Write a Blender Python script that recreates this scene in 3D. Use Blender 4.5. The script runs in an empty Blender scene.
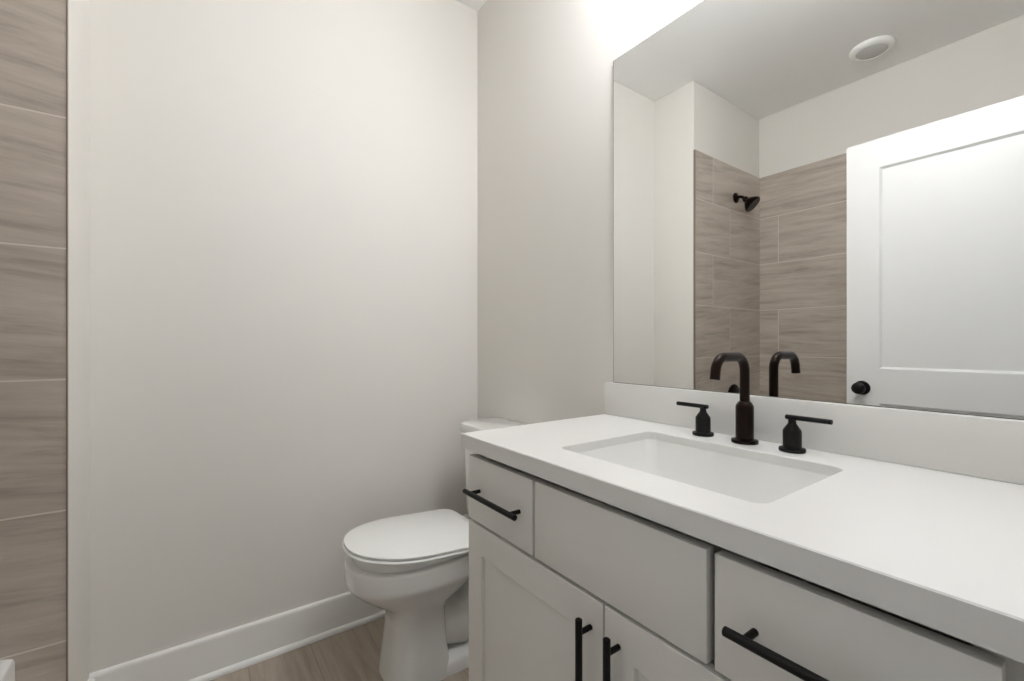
import bpy, bmesh, math
from mathutils import Vector, Matrix

# ------------------------------------------------------------------ camera
SC = bpy.context.scene
COL = SC.collection
TH, FPX, CY, CAMZ = 0.6239, 445.43, 343.67, 1.124
cam_d = bpy.data.cameras.new('camera')
cam = bpy.data.objects.new('camera', cam_d)
COL.objects.link(cam)
cam_d.sensor_width = 36.0
cam_d.lens = FPX / 1024 * 36.0
cam_d.shift_y = (CY - 340.5) / 1024
cam_d.clip_start = 0.02
_F = Vector((-math.cos(TH), math.sin(TH), 0))
_R = Vector((math.sin(TH), math.cos(TH), 0))
_U = Vector((0, 0, 1))
cam.matrix_world = Matrix(((_R.x, _U.x, -_F.x, 0), (_R.y, _U.y, -_F.y, 0), (_R.z, _U.z, -_F.z, CAMZ), (0, 0, 0, 1)))
SC.camera = cam

# ------------------------------------------------------------------ world, exposure, hall daylight
WORLD_STRENGTH = 0.30          # ambient light of the hall beyond the doorway
LAMP_STRENGTH = 80.5           # opal shades of the vanity light
EXPOSURE = 0.0
w = bpy.data.worlds.new('hall_ambient')
SC.world = w
w.use_nodes = True
w.node_tree.nodes['Background'].inputs[0].default_value = (1.0, 1.01, 1.04, 1)
w.node_tree.nodes['Background'].inputs[1].default_value = WORLD_STRENGTH
SC.view_settings.view_transform = 'Standard'
SC.view_settings.look = 'None'
SC.view_settings.exposure = EXPOSURE
SC.view_settings.gamma = 1.0
SC.view_settings.use_curve_mapping = False
SC.cycles.max_bounces = 10
SC.cycles.diffuse_bounces = 6
SC.cycles.glossy_bounces = 5
SC.cycles.caustics_reflective = True
SC.cycles.blur_glossy = 0.3

# ------------------------------------------------------------------ measures (metres)
XA = -1.8205      # left wall
YB = 1.107        # vanity wall
XT, YT = -1.525, -0.2470   # tiled face and front edge of the wing wall
YBACK = -1.043    # tiled wall behind the tub
XC = 0.004        # entry wall
ZC = 2.708        # ceiling
ZT = 2.288        # top of the tile
TILE_H, TILE_Z0, TILE_W = 0.3203, 0.396, 0.64
CT = 0.897        # counter top
CTH = 0.036
CF = 0.5556       # counter front
CL = -0.993       # counter left end
BSF = 1.0817      # backsplash front
BST = CT + 0.1019


# ------------------------------------------------------------------ materials
def srgb(r, g, b):
    def f(c):
        c /= 255.0
        return c / 12.92 if c <= 0.04045 else ((c + 0.055) / 1.055) ** 2.4
    return (f(r), f(g), f(b), 1)


def mat(name, col, rough=0.5, metal=0.0, bump=0.0, bscale=300.0, var=0.0, vscale=4.0, coat=0.0, spec=0.5):
    m = bpy.data.materials.new(name)
    m.use_nodes = True
    nt = m.node_tree
    b = nt.nodes['Principled BSDF']
    b.inputs['Base Color'].default_value = col
    b.inputs['Roughness'].default_value = rough
    b.inputs['Metallic'].default_value = metal
    b.inputs['Coat Weight'].default_value = coat
    b.inputs['Coat Roughness'].default_value = 0.05
    b.inputs['Specular IOR Level'].default_value = spec
    tc = nt.nodes.new('ShaderNodeTexCoord')
    if var > 0:
        n = nt.nodes.new('ShaderNodeTexNoise')
        n.inputs['Scale'].default_value = vscale
        n.inputs['Detail'].default_value = 4
        nt.links.new(tc.outputs['Object'], n.inputs['Vector'])
        mx = nt.nodes.new('ShaderNodeMix')
        mx.data_type = 'RGBA'
        mx.inputs[6].default_value = tuple(c * (1 - var) for c in col[:3]) + (1,)
        mx.inputs[7].default_value = tuple(min(1, c * (1 + var)) for c in col[:3]) + (1,)
        nt.links.new(n.outputs['Fac'], mx.inputs[0])
        nt.links.new(mx.outputs[2], b.inputs['Base Color'])
    if bump > 0:
        n2 = nt.nodes.new('ShaderNodeTexNoise')
        n2.inputs['Scale'].default_value = bscale
        n2.inputs['Detail'].default_value = 3
        nt.links.new(tc.outputs['Object'], n2.inputs['Vector'])
        bp = nt.nodes.new('ShaderNodeBump')
        bp.inputs['Strength'].default_value = bump
        bp.inputs['Distance'].default_value = 0.002
        nt.links.new(n2.outputs['Fac'], bp.inputs['Height'])
        nt.links.new(bp.outputs['Normal'], b.inputs['Normal'])
    return m


def plank_mat(name, axis, c0, c1, c2, grout, bw, bh, shift, zshift, offset, mortar, rough, stretch, tilt=0.0, across='Z'):
    """Stone- or wood-look tile: grout lines from a brick pattern, streaks along the tile that change tile by tile."""
    m = bpy.data.materials.new(name)
    m.use_nodes = True
    nt = m.node_tree
    N, L = nt.nodes, nt.links
    b = N['Principled BSDF']
    b.inputs['Roughness'].default_value = rough
    tc = N.new('ShaderNodeTexCoord')
    sp = N.new('ShaderNodeSeparateXYZ')
    L.new(tc.outputs['Object'], sp.inputs[0])

    def math_(op, a, v):
        n = N.new('ShaderNodeMath')
        n.operation = op
        for i, q in enumerate((a, v)):
            if isinstance(q, (int, float)):
                n.inputs[i].default_value = q
            else:
                L.new(q, n.inputs[i])
        return n.outputs[0]
    u = math_('ADD', sp.outputs[axis], shift)
    v = math_('ADD', sp.outputs[across], zshift)
    cb = N.new('ShaderNodeCombineXYZ')
    L.new(u, cb.inputs[0]); L.new(v, cb.inputs[1])
    br = N.new('ShaderNodeTexBrick')
    br.offset = offset
    br.offset_frequency = 2
    br.squash = 1.0
    br.inputs['Color1'].default_value = (0, 0, 0, 1)
    br.inputs['Color2'].default_value = (1, 1, 1, 1)
    br.inputs['Mortar'].default_value = (0.5, 0.5, 0.5, 1)
    br.inputs['Scale'].default_value = 1.0
    br.inputs['Mortar Size'].default_value = mortar
    br.inputs['Mortar Smooth'].default_value = 0.1
    br.inputs['Brick Width'].default_value = bw
    br.inputs['Row Height'].default_value = bh
    L.new(cb.outputs[0], br.inputs['Vector'])
    seed = math_('MULTIPLY', br.outputs['Color'], 37.0)
    # slightly inclined streaks
    v2 = math_('ADD', v, math_('MULTIPLY', u, tilt))
    cb2 = N.new('ShaderNodeCombineXYZ')
    L.new(math_('MULTIPLY', u, stretch[0]), cb2.inputs[0])
    L.new(math_('MULTIPLY', v2, stretch[1]), cb2.inputs[1])
    n1 = N.new('ShaderNodeTexNoise')
    n1.noise_dimensions = '4D'
    n1.inputs['Scale'].default_value = 1.0
    n1.inputs['Detail'].default_value = 6
    n1.inputs['Roughness'].default_value = 0.68
    n1.inputs['Distortion'].default_value = 0.35
    L.new(cb2.outputs[0], n1.inputs['Vector'])
    L.new(seed, n1.inputs['W'])
    rp = N.new('ShaderNodeValToRGB')
    rp.color_ramp.elements[0].position = 0.30
    rp.color_ramp.elements[0].color = c0
    rp.color_ramp.elements[1].position = 0.72
    rp.color_ramp.elements[1].color = c2
    e = rp.color_ramp.elements.new(0.47)
    e.color = c1
    L.new(n1.outputs['Fac'], rp.inputs[0])
    mx = N.new('ShaderNodeMix')
    mx.data_type = 'RGBA'
    L.new(br.outputs['Fac'], mx.inputs[0])
    L.new(rp.outputs[0], mx.inputs[6])
    mx.inputs[7].default_value = grout
    L.new(mx.outputs[2], b.inputs['Base Color'])
    bp = N.new('ShaderNodeBump')
    bp.invert = True
    bp.inputs['Strength'].default_value = 0.5
    bp.inputs['Distance'].default_value = 0.0015
    L.new(br.outputs['Fac'], bp.inputs['Height'])
    L.new(bp.outputs['Normal'], b.inputs['Normal'])
    return m


M = {}
M['wall'] = mat('wall_paint', srgb(224, 221, 215), 0.75, bump=0.04, bscale=350, var=0.006, spec=0.2)
M['ceiling'] = mat('ceiling_paint', srgb(243, 243, 241), 0.9, bump=0.03, spec=0.1)
M['trim'] = mat('trim_paint', srgb(240, 240, 237), 0.4, var=0.004)
M['door'] = mat('door_paint', srgb(223, 223, 221), 0.38, var=0.004)
M['cabinet'] = mat('cabinet_paint', srgb(224, 222, 217), 0.42, var=0.005)
M['quartz'] = mat('white_quartz', srgb(223, 222, 219), 0.28, var=0.012, vscale=9)
M['ceramic'] = mat('white_ceramic', srgb(229, 229, 226), 0.12, var=0.003, coat=0.4)
M['seat'] = mat('seat_plastic', srgb(240, 240, 237), 0.25, var=0.003)
M['tub'] = mat('tub_enamel', srgb(238, 239, 237), 0.15, var=0.003, coat=0.3)
M['black'] = mat('black_metal', srgb(15, 14, 13), 0.42, metal=0.5, var=0.1, vscale=60)
M['bronze'] = mat('oil_rubbed_bronze', srgb(33, 22, 17), 0.36, metal=0.85, var=0.2, vscale=30)
M['dark_trim'] = mat('bronze_edge_trim', srgb(136, 123, 111), 0.45, metal=0.5, var=0.05)
M['chrome'] = mat('chrome', srgb(200, 200, 200), 0.12, metal=1.0, var=0.01)
M['lens'] = mat('lamp_lens', srgb(208, 208, 206), 0.5, var=0.01)
M['tile_end'] = plank_mat('stone_tile_end', 'Y', srgb(150, 139, 128), srgb(179, 168, 156), srgb(200, 190, 179), srgb(212, 204, 194),
                          TILE_W, TILE_H, 0.444, -TILE_Z0, 0.315, 0.0022, 0.42, (2.6, 25.0), 0.10)
M['tile_back'] = plank_mat('stone_tile_back', 'X', srgb(150, 139, 128), srgb(179, 168, 156), srgb(200, 190, 179), srgb(212, 204, 194),
                           TILE_W, TILE_H, 1.605, -TILE_Z0, 0.6846, 0.0022, 0.42, (2.4, 25.0), 0.03)
M['floor'] = plank_mat('wood_look_floor', 'X', srgb(142, 129, 115), srgb(164, 151, 137), srgb(182, 170, 156), srgb(134, 123, 111),
                       1.2, 0.2, 0.35, 0.04, 0.37, 0.0012, 0.45, (2.4, 30.0), 0.0, across='Y')

mm = bpy.data.materials.new('mirror_silver')
mm.use_nodes = True
_b = mm.node_tree.nodes['Principled BSDF']
_b.inputs['Base Color'].default_value = (0.90, 0.91, 0.90, 1)
_b.inputs['Metallic'].default_value = 1.0
_b.inputs['Roughness'].default_value = 0.0
M['mirror'] = mm
M['glass_edge'] = mat('mirror_glass_edge', srgb(112, 116, 108), 0.25, var=0.02)
em = bpy.data.materials.new('lit_opal_glass')
em.use_nodes = True
_n = em.node_tree
_e = _n.nodes.new('ShaderNodeEmission')
_e.inputs[0].default_value = (0.985, 1.0, 1.055, 1)
_e.inputs[1].default_value = LAMP_STRENGTH
_n.links.new(_e.outputs[0], _n.nodes['Material Output'].inputs[0])
M['lit'] = em


# ------------------------------------------------------------------ mesh helpers
def box(bm, x0, x1, y0, y1, z0, z1, bev=0.0, seg=2):
    r = bmesh.ops.create_cube(bm, size=1.0)
    vs = r['verts']
    for v in vs:
        v.co = Vector(((x0 + x1) / 2 + v.co.x * (x1 - x0), (y0 + y1) / 2 + v.co.y * (y1 - y0), (z0 + z1) / 2 + v.co.z * (z1 - z0)))
    if bev > 0:
        es = list({e for v in vs for e in v.link_edges})
        bmesh.ops.bevel(bm, geom=es, offset=bev, segments=seg, profile=0.5, affect='EDGES')
    return bm


def nbox(*a, **k):
    return box(bmesh.new(), *a, **k)


def loft(bm, rings, cap0=True, cap1=True):
    """rings: lists of the same number of points, joined in order."""
    vr = [[bm.verts.new(p) for p in r] for r in rings]
    n = len(vr[0])
    for a, b in zip(vr, vr[1:]):
        for i in range(n):
            j = (i + 1) % n
            bm.faces.new((a[i], a[j], b[j], b[i]))
    if cap0:
        bm.faces.new(list(reversed(vr[0])))
    if cap1:
        bm.faces.new(vr[-1])
    return bm


def lathe(bm, prof, axis_o=(0, 0, 0), axis_d=(0, 0, 1), n=40, cap0=True, cap1=True):
    """prof: (radius, distance along axis)."""
    d = Vector(axis_d).normalized()
    a = d.orthogonal().normalized()
    b = d.cross(a)
    o = Vector(axis_o)
    rings = []
    for r, h in prof:
        rings.append([o + d * h + (a * math.cos(2 * math.pi * i / n) + b * math.sin(2 * math.pi * i / n)) * max(r, 1e-5) for i in range(n)])
    return loft(bm, rings, cap0, cap1)


def tube(bm, pts, rad, n=20):
    """round tube through a polyline; rad is a number or one radius per point."""
    pts = [Vector(p) for p in pts]
    rr = rad if isinstance(rad, (list, tuple)) else [rad] * len(pts)
    up = None
    rings = []
    for i, p in enumerate(pts):
        t = (pts[min(i + 1, len(pts) - 1)] - pts[max(i - 1, 0)]).normalized()
        if up is None:
            up = t.orthogonal().normalized()
        up = (up - t * up.dot(t)).normalized()
        s = t.cross(up)
        rings.append([p + (up * math.cos(2 * math.pi * k / n) + s * math.sin(2 * math.pi * k / n)) * rr[i] for k in range(n)])
    return loft(bm, rings)


def arc(cy, cz, r, a0, a1, n, x):
    return [(x, cy + r * math.cos(a0 + (a1 - a0) * i / n), cz + r * math.sin(a0 + (a1 - a0) * i / n)) for i in range(n + 1)]


def rrect(x0, x1, y0, y1, r, z, n=8):
    out = []
    for cx, cy, a in ((x1 - r, y1 - r, 0), (x0 + r, y1 - r, 90), (x0 + r, y0 + r, 180), (x1 - r, y0 + r, 270)):
        for i in range(n + 1):
            t = math.radians(a + 90 * i / n)
            out.append(Vector((cx + r * math.cos(t), cy + r * math.sin(t), z)))
    return out


def egg(xc, w, yf, ym, yb, z, nf=2.1, nr=3.0, n=56, tilt=0.0):
    """plan outline of a toilet: pointed-oval front (low y), squarer rear."""
    out = []
    for i in range(n):
        t = 2 * math.pi * i / n
        c, s = math.cos(t), math.sin(t)
        e = nr if s > 0 else nf
        x = w * math.copysign(abs(c) ** (2 / e), c)
        yy = math.copysign(abs(s) ** (2 / e), s)
        y = ym + yy * ((yb - ym) if s > 0 else (ym - yf))
        out.append(Vector((xc + x, y, z + tilt * (0.86 - y))))
    return out


def obj(name, bm, m, parent=None, smooth=False, bevel=0.0, angle=40):
    me = bpy.data.meshes.new(name)
    bmesh.ops.recalc_face_normals(bm, faces=bm.faces[:])
    if parent is not None:
        off = Vector(parent.get('_o', (0, 0, 0)))
        if off.length:
            bmesh.ops.translate(bm, verts=bm.verts[:], vec=-off)
    bm.to_mesh(me)
    bm.free()
    o = bpy.data.objects.new(name, me)
    COL.objects.link(o)
    for q in (m if isinstance(m, (list, tuple)) else [m]):
        me.materials.append(q)
    if smooth:
        for p in me.polygons:
            p.use_smooth = True
        me.set_sharp_from_angle(angle=math.radians(angle))
    if bevel:
        bv = o.modifiers.new('bevel', 'BEVEL')
        bv.width = bevel
        bv.segments = 2
        bv.limit_method = 'ANGLE'
    if parent is not None:
        o.parent = parent
        if '_o' in parent.keys():
            o['_o'] = parent['_o']
    return o




def thing(name, label, cat, loc, group=None):
    o = bpy.data.objects.new(name, None)
    o.empty_display_size = 0.05
    COL.objects.link(o)
    o.location = loc
    o['_o'] = tuple(loc)
    o['label'] = label
    o['category'] = cat
    if group:
        o['group'] = group
    return o


def tag(o, label, cat, group=None):
    o['label'] = label
    o['category'] = cat
    if group:
        o['group'] = group
    return o


def struct(name, bm, m, **k):
    o = obj(name, bm, m, **k)
    if o.parent is None:
        o['kind'] = 'structure'
    return o


# ------------------------------------------------------------------ room shell
struct('floor', nbox(-2.0, 0.13, -1.25, 1.25, -0.1, 0.0), M['floor'])
struct('ceiling', nbox(-2.0, 0.13, -1.25, 1.25, ZC, ZC + 0.1), M['ceiling'])
struct('wall_left', nbox(XA - 0.12, XA, YT - 0.02, YB + 0.12, 0, ZC), M['wall'])
struct('wall_right', nbox(XA, 0.124, YB, YB + 0.12, 0, ZC), M['wall'])
# wing wall carrying the shower plumbing: paint on the face toward the vanity, tile on the side
wing = struct('wall_wing', nbox(XA - 0.12, XT - 0.010, YBACK - 0.14, YT, 0, ZC), M['wall'], bevel=0.006)
struct('tile_cladding', nbox(XT - 0.010, XT, YBACK, YT - 0.0022, 0, ZT), M['tile_end'], parent=wing)
struct('edge_trim', nbox(XT - 0.011, XT + 0.0012, YT - 0.0022, YT - 0.0002, 0, ZT), M['dark_trim'], parent=wing)
rear = struct('wall_rear', nbox(XT - 0.010, 0.124, YBACK - 0.13, YBACK - 0.010, 0, ZC), M['wall'])
struct('tile_cladding', nbox(XT, XC, YBACK - 0.010, YBACK, 0, ZT), M['tile_back'], parent=rear)
# entry wall with the doorway the picture is taken from
DY0, DY1, DZ = -0.262, 0.505, 2.05
bm = bmesh.new()
prof = [(YBACK - 0.010, 0), (DY0, 0), (DY0, DZ), (DY1, DZ), (DY1, 0), (YB, 0), (YB, ZC), (YBACK - 0.010, ZC)]
loft(bm, [[(XC, y, z) for y, z in prof], [(XC + 0.12, y, z) for y, z in prof]])
struct('wall_entry', bm, M['wall'])


def baseboard(name, p0, p1, inward):
    """profile swept from p0 to p1; inward is the unit vector into the room"""
    p0, p1, nrm = Vector(p0), Vector(p1), Vector(inward)
    pr = [(0, 0), (0.0145, 0), (0.0145, 0.128), (0.0125, 0.1345), (0.006, 0.137), (0, 0.137)]
    bm = bmesh.new()
    loft(bm, [[p + nrm * d + Vector((0, 0, z)) for d, z in pr] for p in (p0, p1)])
    b = struct(name, bm, M['trim'])
    q = [(0.0145, 0.001), (0.0275, 0.001), (0.0272, 0.008), (0.0255, 0.013), (0.022, 0.0172), (0.0175, 0.019), (0.0145, 0.0192)]
    bm = bmesh.new()
    loft(bm, [[p + nrm * d + Vector((0, 0, z)) for d, z in q] for p in (p0, p1)])
    obj('shoe_moulding', bm, M['trim'], parent=b)
    return b


baseboard('baseboard_left', (XA, YT, 0), (XA, YB - 0.0145, 0), (1, 0, 0))
baseboard('baseboard_right', (XA + 0.0, YB, 0), (-0.992, YB, 0), (0, -1, 0))
baseboard('baseboard_wing', (XA + 0.0275, YT, 0), (XT - 0.012, YT, 0), (0, 1, 0))

# door casing on the entry wall (room side)
bm = bmesh.new()
prof = [(DY0, DZ), (DY1, DZ), (DY1, 0), (DY1 - 0.018, 0), (DY1 - 0.018, DZ - 0.018), (DY0 + 0.018, DZ - 0.018), (DY0 + 0.018, 0), (DY0, 0)]
loft(bm, [[(XC + 0.035, y, z) for y, z in prof], [(XC + 0.13, y, z) for y, z in prof]])
struct('trim_1', bm, M['trim'])

# ------------------------------------------------------------------ door, standing open in front of the tub
DYF = -0.2641     # face toward the vanity
DXL, DXR, DTH = -0.7703, -0.008, 0.035
DZ0, DZ1 = 0.012, 2.0313


def slab_with_panels(x0, x1, z0, z1, yf, yb, panels, step, depth):
    """panelled slab: front and rear faces each carry recessed fields with a sloped moulding"""
    bm = bmesh.new()
    xs = sorted({x0, x1} | {p[0] for p in panels} | {p[1] for p in panels})
    zs = sorted({z0, z1} | {p[2] for p in panels} | {p[3] for p in panels})
    for y, sgn in ((yf, -1), (yb, 1)):
        g = {}
        for x in xs:
            for z in zs:
                g[x, z] = bm.verts.new((x, y, z))
        for xa, xb in zip(xs, xs[1:]):
            for za, zb in zip(zs, zs[1:]):
                hole = any(p[0] <= xa and xb <= p[1] and p[2] <= za and zb <= p[3] for p in panels)
                if not hole:
                    bm.faces.new((g[xa, za], g[xb, za], g[xb, zb], g[xa, zb]))
        for p in panels:
            out = [g[p[0], p[2]], g[p[1], p[2]], g[p[1], p[3]], g[p[0], p[3]]]
            inn = [bm.verts.new((x, y + sgn * depth, z)) for x, z in ((p[0] + step, p[2] + step), (p[1] - step, p[2] + step), (p[1] - step, p[3] - step), (p[0] + step, p[3] - step))]
            for i in range(4):
                j = (i + 1) % 4
                bm.faces.new((out[i], out[j], inn[j], inn[i]))
            bm.faces.new(inn)
        if y == yf:
            gf = g
        else:
            gb = g
    for a, b in zip(xs, xs[1:]):
        for z in (z0, z1):
            bm.faces.new((gf[a, z], gf[b, z], gb[b, z], gb[a, z]))
    for a, b in zip(zs, zs[1:]):
        for x in (x0, x1):
            bm.faces.new((gf[x, a], gf[x, b], gb[x, b], gb[x, a]))
    return bm


door = struct('door_1', slab_with_panels(DXL, DXR, DZ0, DZ1, DYF, DYF - DTH,
              [(DXL + 0.121, DXR - 0.121, 1.0123, 1.9033), (DXL + 0.121, DXR - 0.121, 0.24, 0.86)], 0.009, 0.010), M['door'], bevel=0.0012)
KX, KZ = -0.7115, 0.9245
bm = bmesh.new()
lathe(bm, [(0.031, 0), (0.032, 0.003), (0.030, 0.007), (0.012, 0.010)], (KX, DYF, KZ), (0, 1, 0))
ros = obj('rosette', bm, M['black'], parent=door, smooth=True)
bm = bmesh.new()
lathe(bm, [(0.010, 0.008), (0.010, 0.026), (0.016, 0.031), (0.024, 0.038), (0.0265, 0.047), (0.0245, 0.055), (0.017, 0.0605), (0.0, 0.062)], (KX, DYF, KZ), (0, 1, 0))
kn = obj('door_knob', bm, M['black'], parent=door, smooth=True)
kn['label'] = 'black round door knob'

# ------------------------------------------------------------------ bathtub
t = thing('bathtub', 'white alcove bathtub against the stone tiled walls behind the open door', 'bathtub', (XT + 0.76, -0.71, 0))
TX0, TX1, TY0, TY1, TZ = XT + 0.001, XC - 0.001, YBACK + 0.001, -0.3340, 0.3925
bm = bmesh.new()
rings = [rrect(TX0, TX1, TY0, TY1, 0.004, 0.0), rrect(TX0, TX1, TY0, TY1, 0.004, TZ - 0.010),
         rrect(TX0, TX1, TY0 + 0.001, TY1 - 0.003, 0.006, TZ - 0.003), rrect(TX0 + 0.0, TX1, TY0 + 0.003, TY1 - 0.010, 0.010, TZ),
         rrect(TX0 + 0.075, TX1 - 0.075, TY0 + 0.05, TY1 - 0.075, 0.10, TZ), rrect(TX0 + 0.083, TX1 - 0.083, TY0 + 0.058, TY1 - 0.083, 0.10, TZ - 0.006),
         rrect(TX0 + 0.11, TX1 - 0.20, TY0 + 0.09, TY1 - 0.11, 0.12, 0.12), rrect(TX0 + 0.15, TX1 - 0.25, TY0 + 0.13, TY1 - 0.15, 0.10, 0.075)]
loft(bm, rings)
obj('tub_shell', bm, M['tub'], parent=t, smooth=True)
bm = bmesh.new()
box(bm, TX0 + 0.10, TX1 - 0.10, TY1 - 0.002, TY1 + 0.004, 0.05, 0.31, 0.002)
obj('apron_panel', bm, M['tub'], parent=t, smooth=True)

# ------------------------------------------------------------------ shower fittings on the wing wall
SY, SZ = -0.715, 2.086
t = thing('overhead_shower', 'dark bronze bell shower head on a short arm high on the tiled wall', 'shower', (XT, SY, SZ))
bm = bmesh.new()
lathe(bm, [(0.033, 0), (0.034, 0.004), (0.028, 0.011), (0.012, 0.016)], (XT, SY, SZ), (1, 0, 0))
obj('escutcheon', bm, M['bronze'], parent=t, smooth=True)
bm = bmesh.new()
pts = [(XT + 0.008, SY, SZ), (XT + 0.020, SY, SZ + 0.001)] + [(XT + 0.020 + 0.045 * math.sin(a), SY, SZ + 0.001 - 0.045 * (1 - math.cos(a))) for a in [math.radians(8 * i) for i in range(1, 6)]]
e0 = Vector(pts[-1])
dr = Vector((math.cos(math.radians(45)), -0.16, -math.sin(math.radians(45)))).normalized()
pts.append(tuple(e0 + dr * 0.014))
tube(bm, pts, 0.0095, 16)
obj('shower_arm', bm, M['bronze'], parent=t, smooth=True)
bm = bmesh.new()
lathe(bm, [(0.011, -0.006), (0.017, 0.0), (0.019, 0.012), (0.016, 0.018), (0.026, 0.026), (0.042, 0.044), (0.052, 0.058), (0.055, 0.070), (0.051, 0.076), (0.0, 0.075)], tuple(e0 + dr * 0.012), tuple(dr))
obj('spray_head', bm, M['bronze'], parent=t, smooth=True)

VY, VZ = -0.690, 0.777
t = thing('shower_valve', 'round dark bronze shower valve plate with lever on the tiled wall over the tub', 'shower valve', (XT, VY, VZ))
bm = bmesh.new()
lathe(bm, [(0.080, 0), (0.081, 0.003), (0.074, 0.010), (0.032, 0.014)], (XT, VY, VZ), (1, 0, 0))
obj('valve_plate', bm, M['bronze'], parent=t, smooth=True)
bm = bmesh.new()
lathe(bm, [(0.027, 0.012), (0.026, 0.045), (0.021, 0.055), (0.0, 0.056)], (XT, VY, VZ), (1, 0, 0))
tube(bm, [(XT + 0.038, VY, VZ), (XT + 0.044, VY, VZ - 0.045), (XT + 0.050, VY, VZ - 0.095)], [0.009, 0.008, 0.0065], 14)
obj('valve_lever', bm, M['bronze'], parent=t, smooth=True)

# ------------------------------------------------------------------ round ceiling fitting over the tub
LX, LY = -0.81, -0.7555
t = thing('ceiling_light', 'round white disc light set flush on the ceiling above the tub', 'ceiling light', (LX, LY, ZC))
bm = bmesh.new()
lathe(bm, [(0.097, 0), (0.098, 0.004), (0.094, 0.014), (0.082, 0.022), (0.072, 0.024), (0.068, 0.021)], (LX, LY, ZC), (0, 0, -1), 56, True, False)
obj('trim_ring', bm, M['trim'], parent=t, smooth=True)
bm = bmesh.new()
lathe(bm, [(0.0695, 0.012), (0.0695, 0.020), (0.066, 0.0225), (0.0, 0.0235)], (LX, LY, ZC), (0, 0, -1), 56)
obj('lamp_lens', bm, M['lens'], parent=t, smooth=True)

# ------------------------------------------------------------------ vanity light over the mirror (above the picture)
FX, FY, FZ = -0.525, 0.95, 2.54
t = thing('vanity_light', 'lit bath bar light with opal shades on the wall above the mirror', 'wall light', (FX, YB, FZ))
obj('back_plate', nbox(FX - 0.24, FX + 0.24, YB - 0.022, YB, FZ - 0.032, FZ + 0.032, 0.004), M['black'], parent=t, smooth=True)
for k in (-1, 0, 1):
    x = FX + k * 0.17
    bm = bmesh.new()
    tube(bm, [(x, YB - 0.02, FZ), (x, FY + 0.03, FZ)] + arc(FY + 0.03, FZ - 0.03, 0.03, math.pi / 2, math.pi, 6, x)[1:], 0.007, 14)
    ar = obj('lamp_arm', bm, M['black'], parent=t, smooth=True)
    bm = bmesh.new()
    lathe(bm, [(0.012, 0.0), (0.030, 0.004), (0.032, 0.012), (0.030, 0.022)], (x, FY, FZ - 0.028), (0, 0, -1))
    obj('lamp_cap', bm, M['black'], parent=t, smooth=True)
    bm = bmesh.new()
    lathe(bm, [(0.028, 0.0), (0.042, 0.006), (0.046, 0.02), (0.048, 0.10), (0.045, 0.112), (0.0, 0.116)], (x, FY, FZ - 0.048), (0, 0, -1))
    obj('lamp_shade', bm, M['lit'], parent=t, smooth=True)

# ------------------------------------------------------------------ mirror
MX0, MX1, MZ1 = -0.9725, -0.02, 2.0330
bm = nbox(MX0, MX1, YB - 0.006, YB, BST + 0.0005, MZ1)
fr = [f for f in bm.faces if f.normal.y < -0.5]
bmesh.ops.inset_region(bm, faces=fr, thickness=0.0022)
for f in bm.faces:
    f.material_index = 0 if f in fr else 1
mir = obj('mirror', bm, [M['mirror'], M['glass_edge']])
tag(mir, 'large frameless mirror on the wall above the white backsplash', 'mirror')

# ------------------------------------------------------------------ vanity cabinet
VF = 0.571        # face of drawers and doors
FF = 0.614        # face frame
VL, VR = -0.987, -0.060
v = thing('vanity_cabinet', 'light greige vanity cabinet with black bar pulls under the white countertop', 'cabinet', ((VL + VR) / 2, (FF + YB) / 2, 0))
cm = M['cabinet']
obj('side_panel', nbox(VL, VL + 0.018, VF + 0.0202, YB - 0.001, 0.0, CT - CTH), cm, parent=v)
obj('side_panel', nbox(VR - 0.018, VR, FF + 0.0192, YB - 0.001, 0.0, CT - CTH), cm, parent=v)
obj('bottom_panel', nbox(VL + 0.018, VR - 0.018, FF + 0.02, YB - 0.001, 0.11, 0.128), cm, parent=v)
obj('front_bumper', nbox(VL + 0.0181, VL + 0.028, VF + 0.0202, FF, 0.125, 0.83), cm, parent=v)
obj('toe_kick', nbox(VL + 0.018, VR - 0.018, FF + 0.06, FF + 0.078, 0.0, 0.11), cm, parent=v)
# face frame with its openings, out to the filler at the entry wall
bm = bmesh.new()
fx0, fx1, fz0, fz1 = VL + 0.0181, XC - 0.001, 0.105, CT - CTH
holes = [(-0.960, -0.090, 0.135, 0.858)]
xs = sorted({fx0, fx1} | {h[0] for h in holes} | {h[1] for h in holes})
zs = sorted({fz0, fz1} | {h[2] for h in holes} | {h[3] for h in holes})
gv = {}
for side, y in ((0, FF), (1, FF + 0.019)):
    for x in xs:
        for z in zs:
            gv[side, x, z] = bm.verts.new((x, y, z))
cells = {}
for i in range(len(xs) - 1):
    for j in range(len(zs) - 1):
        cells[i, j] = not any(h[0] <= xs[i] and xs[i + 1] <= h[1] and h[2] <= zs[j] and zs[j + 1] <= h[3] for h in holes)
for (i, j), full in cells.items():
    if not full:
        continue
    a, b, c, d = xs[i], xs[i + 1], zs[j], zs[j + 1]
    for s in (0, 1):
        bm.faces.new((gv[s, a, c], gv[s, b, c], gv[s, b, d], gv[s, a, d]))
    for di, dj, (p, q) in ((-1, 0, ((a, c), (a, d))), (1, 0, ((b, c), (b, d))), (0, -1, ((a, c), (b, c))), (0, 1, ((a, d), (b, d)))):
        if not cells.get((i + di, j + dj), False):
            bm.faces.new((gv[0, p[0], p[1]], gv[0, q[0], q[1]], gv[1, q[0], q[1]], gv[1, p[0], p[1]]))
bmesh.ops.delete(bm, geom=[x for x in bm.verts if not x.link_faces], context='VERTS')
obj('face_frame', bm, cm, parent=v)


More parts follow.
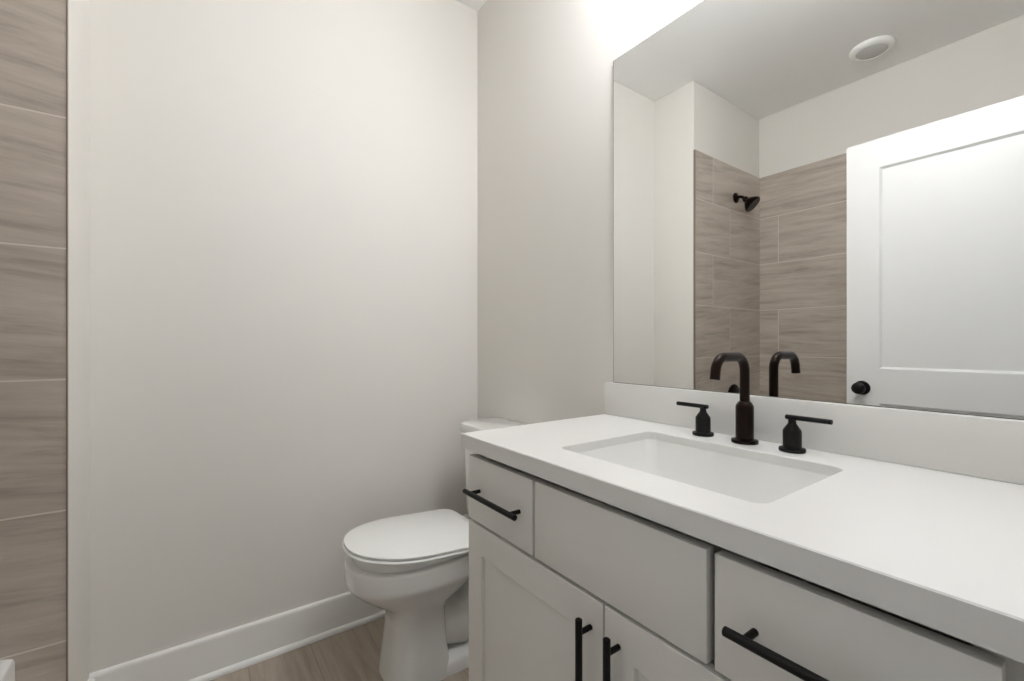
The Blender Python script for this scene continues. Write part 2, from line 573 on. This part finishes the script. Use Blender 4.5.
def bar_pull(parent, cx, cz, vertical):
    L, S, R = 0.105, 0.081, 0.0062
    y = VF - 0.029
    def P(t, yy):
        return (cx, yy, cz + t) if vertical else (cx + t, yy, cz)
    dirv = (0, 0, 1) if vertical else (1, 0, 0)
    bm = bmesh.new()
    lathe(bm, [(R - 0.001, 0), (R, 0.001), (R, 2 * L - 0.001), (R - 0.001, 2 * L)], P(-L, y), dirv, 20)
    h = obj('bar_pull', bm, M['black'], parent=parent, smooth=True)
    for s in (-S, S):
        bm = bmesh.new()
        lathe(bm, [(0.0048, 0), (0.0048, 0.031), (0.0055, 0.0315)], P(s, y), (0, 1, 0), 16)
        obj('pull_post', bm, M['black'], parent=h, smooth=True)
    return h


DT, DB = 0.842, 0.685
for x0, x1, kind in ((-0.9825, -0.7215, 'drawer'), (-0.7145, -0.3385, 'false_drawer_front'), (-0.3275, -0.065, 'drawer')):
    d = obj(kind, nbox(x0, x1, VF, VF + 0.020, DB, DT, 0.0016), cm, parent=v, smooth=True)
    if kind == 'drawer':
        bar_pull(d, (x0 + x1) / 2 + (0.005 if x0 < -0.5 else 0.003), 0.7640, False)
for x0, x1, hx in ((-0.982, -0.5275, -0.5560), (-0.5235, -0.065, -0.4925)):
    bm = slab_with_panels(x0, x1, 0.118, 0.678, VF, VF + 0.020, [(x0 + 0.062, x1 - 0.062, 0.118 + 0.062, 0.678 - 0.070)], 0.0008, -0.0115)
    # keep the rear plain: the recess is only cut in the front
    for vtx in bm.verts:
        if vtx.co.y > VF + 0.0195:
            vtx.co.y = VF + 0.020
        elif vtx.co.y < VF - 0.001:
            vtx.co.y = VF + 0.0115
    d = obj('cabinet_door', bm, cm, parent=v, bevel=0.0012)
    bar_pull(d, hx, 0.544, True)

# ------------------------------------------------------------------ countertop with sink cut-out, backsplash
SX0, SX1, SY0, SY1, SR = -0.7320, -0.3020, 0.652, 0.968, 0.022
CXR = XC - 0.0005
t = thing('countertop', 'white quartz vanity countertop with an undermount sink opening and backsplash', 'countertop', ((CL + CXR) / 2, 0.83, CT - CTH))
bm = bmesh.new()




n = 8
outer_top = [(CL, CF), (CXR, CF), (CXR, YB), (CL, YB)]
EB = 0.0018
loops = {}
for key, z, ins, hin in (('ot', CT, EB, 0), ('os', CT - EB, 0, 0), ('ob', CT - CTH, 0, 0), ('il', CT - CTH, 0.02, 0), ('iu', CT - 0.020, 0.02, 0)):
    loops[key] = [bm.verts.new((x + (ins if x == CL else (-ins if ins > 0.01 else 0)), y + (ins if y == CF else (-ins if ins > 0.01 else 0)), z)) for x, y in outer_top]
ht = [bm.verts.new(p) for p in rrect(SX0 - 0.0015, SX1 + 0.0015, SY0 - 0.0015, SY1 + 0.0015, SR, CT, n)]
hs = [bm.verts.new(p) for p in rrect(SX0, SX1, SY0, SY1, SR, CT - 0.0015, n)]
hb = [bm.verts.new(p) for p in rrect(SX0, SX1, SY0, SY1, SR, CT - 0.020, n)]
for a, b in ((loops['ot'], loops['os']), (loops['os'], loops['ob']), (loops['ob'], loops['il']), (loops['il'], loops['iu']), (ht, hs), (hs, hb)):
    for i in range(len(a)):
        j = (i + 1) % len(a)
        bm.faces.new((a[i], a[j], b[j], b[i]))
# rrect runs: corner (x1,y1), (x0,y1), (x0,y0), (x1,y0); outer runs (x0,y0),(x1,y0),(x1,y1),(x0,y1)
for O, H in ((loops['ot'], ht), (loops['iu'], hb)):
    m_ = n + 1
    corners = {2: (0, m_), 3: (m_, 2 * m_), 0: (2 * m_, 3 * m_), 1: (3 * m_, 4 * m_)}
    order = [2, 3, 0, 1]
    for idx, oc in enumerate(order):
        s, e = corners[oc]
        for i in range(s, e - 1):
            bm.faces.new((O[oc], H[i], H[i + 1]))
        nxt = order[(idx + 1) % 4]
        bm.faces.new((O[oc], H[e - 1], H[e % (4 * m_)], O[nxt]))
obj('counter_slab', bm, M['quartz'], parent=t)
obj('backsplash', nbox(CL + 0.0005, CXR, BSF, YB, CT + 0.0002, BST, 0.0015), M['quartz'], parent=t, smooth=True)

# ------------------------------------------------------------------ sink
t = thing('sink', 'white rectangular undermount basin set in the vanity countertop', 'sink', ((SX0 + SX1) / 2, (SY0 + SY1) / 2, 0.76))
zr = CT - 0.0202
bm = bmesh.new()
o_ = 0.0002
DXS, DYS = (SX0 + SX1) / 2, (SY0 + SY1) / 2 + 0.01
rings = [rrect(SX0 - 0.030, SX1 + 0.030, SY0 - 0.03, SY1 + 0.03, 0.05, zr - 0.014), rrect(SX0 - 0.030, SX1 + 0.030, SY0 - 0.03, SY1 + 0.03, 0.05, zr),
         rrect(SX0 + o_, SX1 - o_, SY0 + o_, SY1 - o_, 0.024, zr), rrect(SX0 + 0.002, SX1 - 0.002, SY0 + 0.002, SY1 - 0.002, 0.024, zr - 0.006),
         rrect(SX0 + 0.030, SX1 - 0.026, SY0 + 0.02, SY1 - 0.022, 0.022, zr - 0.090), rrect(SX0 + 0.038, SX1 - 0.034, SY0 + 0.028, SY1 - 0.032, 0.03, zr - 0.102),
         rrect(SX0 + 0.056, SX1 - 0.052, SY0 + 0.046, SY1 - 0.050, 0.035, zr - 0.108)]
def circ(r, z):
    base = rrect(-0.1, 0.1, -0.1, 0.1, 0.02, z)
    return [Vector((DXS + p.x / math.hypot(p.x, p.y) * r, DYS + p.y / math.hypot(p.x, p.y) * r, z)) for p in base]
rings += [circ(0.030, zr - 0.122), circ(0.024, zr - 0.126)]
outer = [circ(0.034, zr - 0.138), rrect(SX0 + 0.03, SX1 - 0.03, SY0 + 0.022, SY1 - 0.025, 0.04, zr - 0.120), rrect(SX0 + 0.018, SX1 - 0.014, SY0 + 0.008, SY1 - 0.010, 0.03, zr - 0.098),
         rrect(SX0 - 0.012, SX1 + 0.012, SY0 - 0.012, SY1 + 0.012, 0.03, zr - 0.013)]
loft(bm, outer + rings)
obj('basin', bm, M['ceramic'], parent=t, smooth=True, angle=50)
bm = bmesh.new()
lathe(bm, [(0.0235, 0), (0.0235, 0.004), (0.018, 0.006), (0.0, 0.007)], (DXS, DYS, zr - 0.1255), (0, 0, 1))
obj('drain_stopper', bm, M['bronze'], parent=t, smooth=True)

# ------------------------------------------------------------------ faucet: spout and two lever handles
FCX, FCY = -0.5175, 1.030
t = thing('faucet', 'oil rubbed bronze gooseneck faucet spout standing behind the sink', 'faucet', (FCX, FCY, CT))
bm = bmesh.new()
lathe(bm, [(0.0278, 0.0005), (0.0283, 0.003), (0.0278, 0.0075), (0.0205, 0.009)], (FCX, FCY, CT))
obj('base_flange', bm, M['bronze'], parent=t, smooth=True)
bm = bmesh.new()
lathe(bm, [(0.0185, 0.008), (0.0190, 0.010), (0.0190, 0.083), (0.0182, 0.086), (0.0135, 0.0935), (0.0108, 0.095)], (FCX, FCY, CT))
obj('faucet_body', bm, M['bronze'], parent=t, smooth=True)
bm = bmesh.new()
r1 = 0.034
zt = 1.0945
pts = [(FCX, FCY, CT + 0.09), (FCX, FCY, CT + 0.13), (FCX, FCY, zt - r1)]
pts += arc(FCY - r1, zt - r1, r1, 0, math.pi / 2, 10, FCX)[1:]
yy = 0.941
pts += [(FCX, (FCY - r1 + yy) / 2, zt)]
pts += arc(yy, zt - r1, r1, math.pi / 2, math.radians(171), 9, FCX)
lx, ly, lz = pts[-1]
pts.append((FCX, ly - 0.019 * math.cos(math.radians(81)), lz - 0.019 * math.sin(math.radians(81))))
tube(bm, pts, 0.0105, 24)
obj('spout', bm, M['bronze'], parent=t, smooth=True)


def lever_handle(x, y, sgn, label):
    t = thing('lever_tap', label, 'tap', (x, y, CT), 'lever handles of the sink faucet')
    bm = bmesh.new()
    lathe(bm, [(0.0243, 0.0005), (0.0250, 0.003), (0.0246, 0.0072), (0.0185, 0.009)], (x, y, CT))
    obj('base_flange', bm, M['black'], parent=t, smooth=True)
    bm = bmesh.new()
    lathe(bm, [(0.0170, 0.008), (0.0174, 0.010), (0.0174, 0.042), (0.0166, 0.0455), (0.0085, 0.0575), (0.0072, 0.061), (0.0078, 0.068)], (x, y, CT))
    obj('handle_body', bm, M['black'], parent=t, smooth=True)
    bm = bmesh.new()
    R = 0.0052
    lathe(bm, [(R - 0.0008, -0.0125), (R, -0.0115), (R, 0.063), (R - 0.0008, 0.0635), (R - 0.0008, 0.0645), (R, 0.065), (R, 0.0715), (R - 0.001, 0.0725)], (x, y, CT + 0.0715), (sgn, 0, 0), 24)
    obj('lever', bm, M['black'], parent=t, smooth=True)


lever_handle(-0.6205, 1.031, -1, 'black lever tap left of the spout, lever pointing toward the toilet')
lever_handle(-0.4175, 1.029, 1, 'black lever tap right of the spout, lever pointing away from the toilet')

# ------------------------------------------------------------------ toilet
TC = -1.456
t = thing('toilet', 'white two piece toilet between the vanity and the left wall, lid closed', 'toilet', (TC, 0.76, 0))
bm = bmesh.new()
# (z, w, yf, ym, yb, nf, nr)
secs = [(0.000, 0.112, 0.520, 0.62, 0.728, 3.4, 6), (0.012, 0.111, 0.521, 0.62, 0.727, 3.4, 6), (0.10, 0.104, 0.532, 0.62, 0.718, 3.2, 6), (0.19, 0.102, 0.540, 0.63, 0.712, 2.8, 5),
        (0.235, 0.103, 0.536, 0.63, 0.715, 2.5, 4), (0.256, 0.110, 0.512, 0.63, 0.735, 2.3, 3.5), (0.280, 0.124, 0.474, 0.63, 0.79, 2.2, 3), (0.308, 0.144, 0.436, 0.63, 0.83, 2.15, 3),
        (0.330, 0.159, 0.414, 0.63, 0.86, 2.15, 3), (0.342, 0.1665, 0.405, 0.63, 0.87, 2.15, 3), (0.350, 0.170, 0.4005, 0.63, 0.875, 2.15, 3), (0.360, 0.171, 0.3995, 0.63, 0.875, 2.15, 3), (0.402, 0.1715, 0.399, 0.63, 0.88, 2.15, 3),
        (0.411, 0.1705, 0.400, 0.63, 0.88, 2.15, 3), (0.415, 0.166, 0.405, 0.63, 0.875, 2.15, 3)]
loft(bm, [egg(TC, w_, yf, ym, yb, z, nf, nr) for z, w_, yf, ym, yb, nf, nr in secs])
# rear deck that carries the tank
loft(bm, [egg(TC, 0.115, 0.74, 0.88, 1.06, 0.30, 3, 4), egg(TC, 0.15, 0.72, 0.88, 1.075, 0.345, 3, 4), egg(TC, 0.172, 0.72, 0.88, 1.08, 0.37, 3, 5), egg(TC, 0.172, 0.72, 0.88, 1.08, 0.405, 3, 5), egg(TC, 0.166, 0.725, 0.88, 1.075, 0.411, 3, 5)])
# foot and trapway bulge behind the pedestal
loft(bm, [egg(TC, 0.112, 0.60, 0.80, 1.00, 0.0, 3, 2.4), egg(TC, 0.110, 0.60, 0.80, 0.998, 0.03, 3, 2.4), egg(TC, 0.095, 0.60, 0.80, 0.985, 0.05, 3, 2.4)])
tube(bm, [(TC, 0.66, 0.20), (TC, 0.72, 0.135), (TC, 0.79, 0.115), (TC, 0.85, 0.15), (TC, 0.90, 0.22), (TC, 0.94, 0.27), (TC, 0.98, 0.25), (TC, 1.0, 0.18), (TC, 0.985, 0.10), (TC, 0.96, 0.02)],
     [0.06, 0.082, 0.088, 0.086, 0.082, 0.078, 0.072, 0.068, 0.066, 0.07], 28)
obj('bowl', bm, M['ceramic'], parent=t, smooth=True, angle=60)
TILT = 0.072


def plate(z0, z1, w_, yf, yb, r, tilt0, tilt1, nr=6):
    """rounded oval plate between two inclined planes"""
    def eg(ins, z, tl):
        return egg(TC, w_ - ins, yf + ins, 0.636, yb - ins * 0.5, z, 2.2, nr, 200, tl)
    return loft(bmesh.new(), [eg(r, z0, tilt0), eg(r * 0.3, z0 + r * 0.3, tilt0), eg(0, z0 + r, tilt0), eg(0, z1 - r, tilt1), eg(r * 0.3, z1 - r * 0.3, tilt1), eg(r, z1, tilt1)])


bm = plate(0.4165, 0.4290, 0.1550, 0.424, 0.840, 0.0015, 0.0, TILT * 0.98, 5)
st = obj('toilet_seat', bm, M['seat'], parent=t, smooth=True, angle=50)
bm = plate(0.4275, 0.4372, 0.1865, 0.3935, 0.852, 0.0046, TILT, TILT)
obj('seat_rim', bm, M['seat'], parent=st, smooth=True, angle=50)
bm = plate(0.4370, 0.4410, 0.1740, 0.408, 0.850, 0.0003, TILT, TILT)
lid = obj('toilet_lid', bm, M['seat'], parent=t, smooth=True, angle=50)
bm = plate(0.4408, 0.4490, 0.1838, 0.398, 0.8645, 0.0025, TILT, TILT, 10)
obj('lid_top', bm, M['seat'], parent=lid, smooth=True, angle=50)
for s in (-1, 1):
    bm = bmesh.new()
    lathe(bm, [(0.011, 0), (0.012, 0.002), (0.012, 0.046), (0.011, 0.048)], (TC + s * 0.075 - 0.024, 0.868, 0.426), (1, 0, 0), 20)
    obj('seat_hinge', bm, M['seat'], parent=t, smooth=True)


def tank_ring(w_, y0, y1, z, bow=0.012, r=0.05):
    out = rrect(TC - w_, TC + w_, y0, y1, r, z, 8)
    for p in out:
        if p.y < (y0 + y1) / 2:
            p.y -= bow * max(0.0, 1 - ((p.x - TC) / w_) ** 2)
    return out


bm = bmesh.new()
loft(bm, [tank_ring(0.150, 0.935, 1.070, 0.4115), tank_ring(0.165, 0.922, 1.082, 0.425), tank_ring(0.170, 0.918, 1.086, 0.46), tank_ring(0.182, 0.912, 1.092, 0.7585)])
obj('tank', bm, M['ceramic'], parent=t, smooth=True)
bm = bmesh.new()
loft(bm, [tank_ring(0.182, 0.909, 1.094, 0.7590), tank_ring(0.192, 0.900, 1.099, 0.764, r=0.06), tank_ring(0.194, 0.898, 1.1005, 0.771, r=0.06), tank_ring(0.194, 0.898, 1.1005, 0.791, r=0.06), tank_ring(0.191, 0.901, 1.098, 0.798, r=0.06), tank_ring(0.180, 0.911, 1.090, 0.8018)])
obj('tank_lid', bm, M['ceramic'], parent=t, smooth=True)
for s in (-1, 1):
    bm = bmesh.new()
    lathe(bm, [(0.013, 0), (0.013, 0.008), (0.009, 0.015), (0.0, 0.017)], (TC + s * 0.099, 0.83, 0.029), (0, 0, 1), 20)
    obj('bolt_cap', bm, M['seat'], parent=t, smooth=True)

for o in bpy.data.objects:
    if '_o' in o.keys():
        del o['_o']
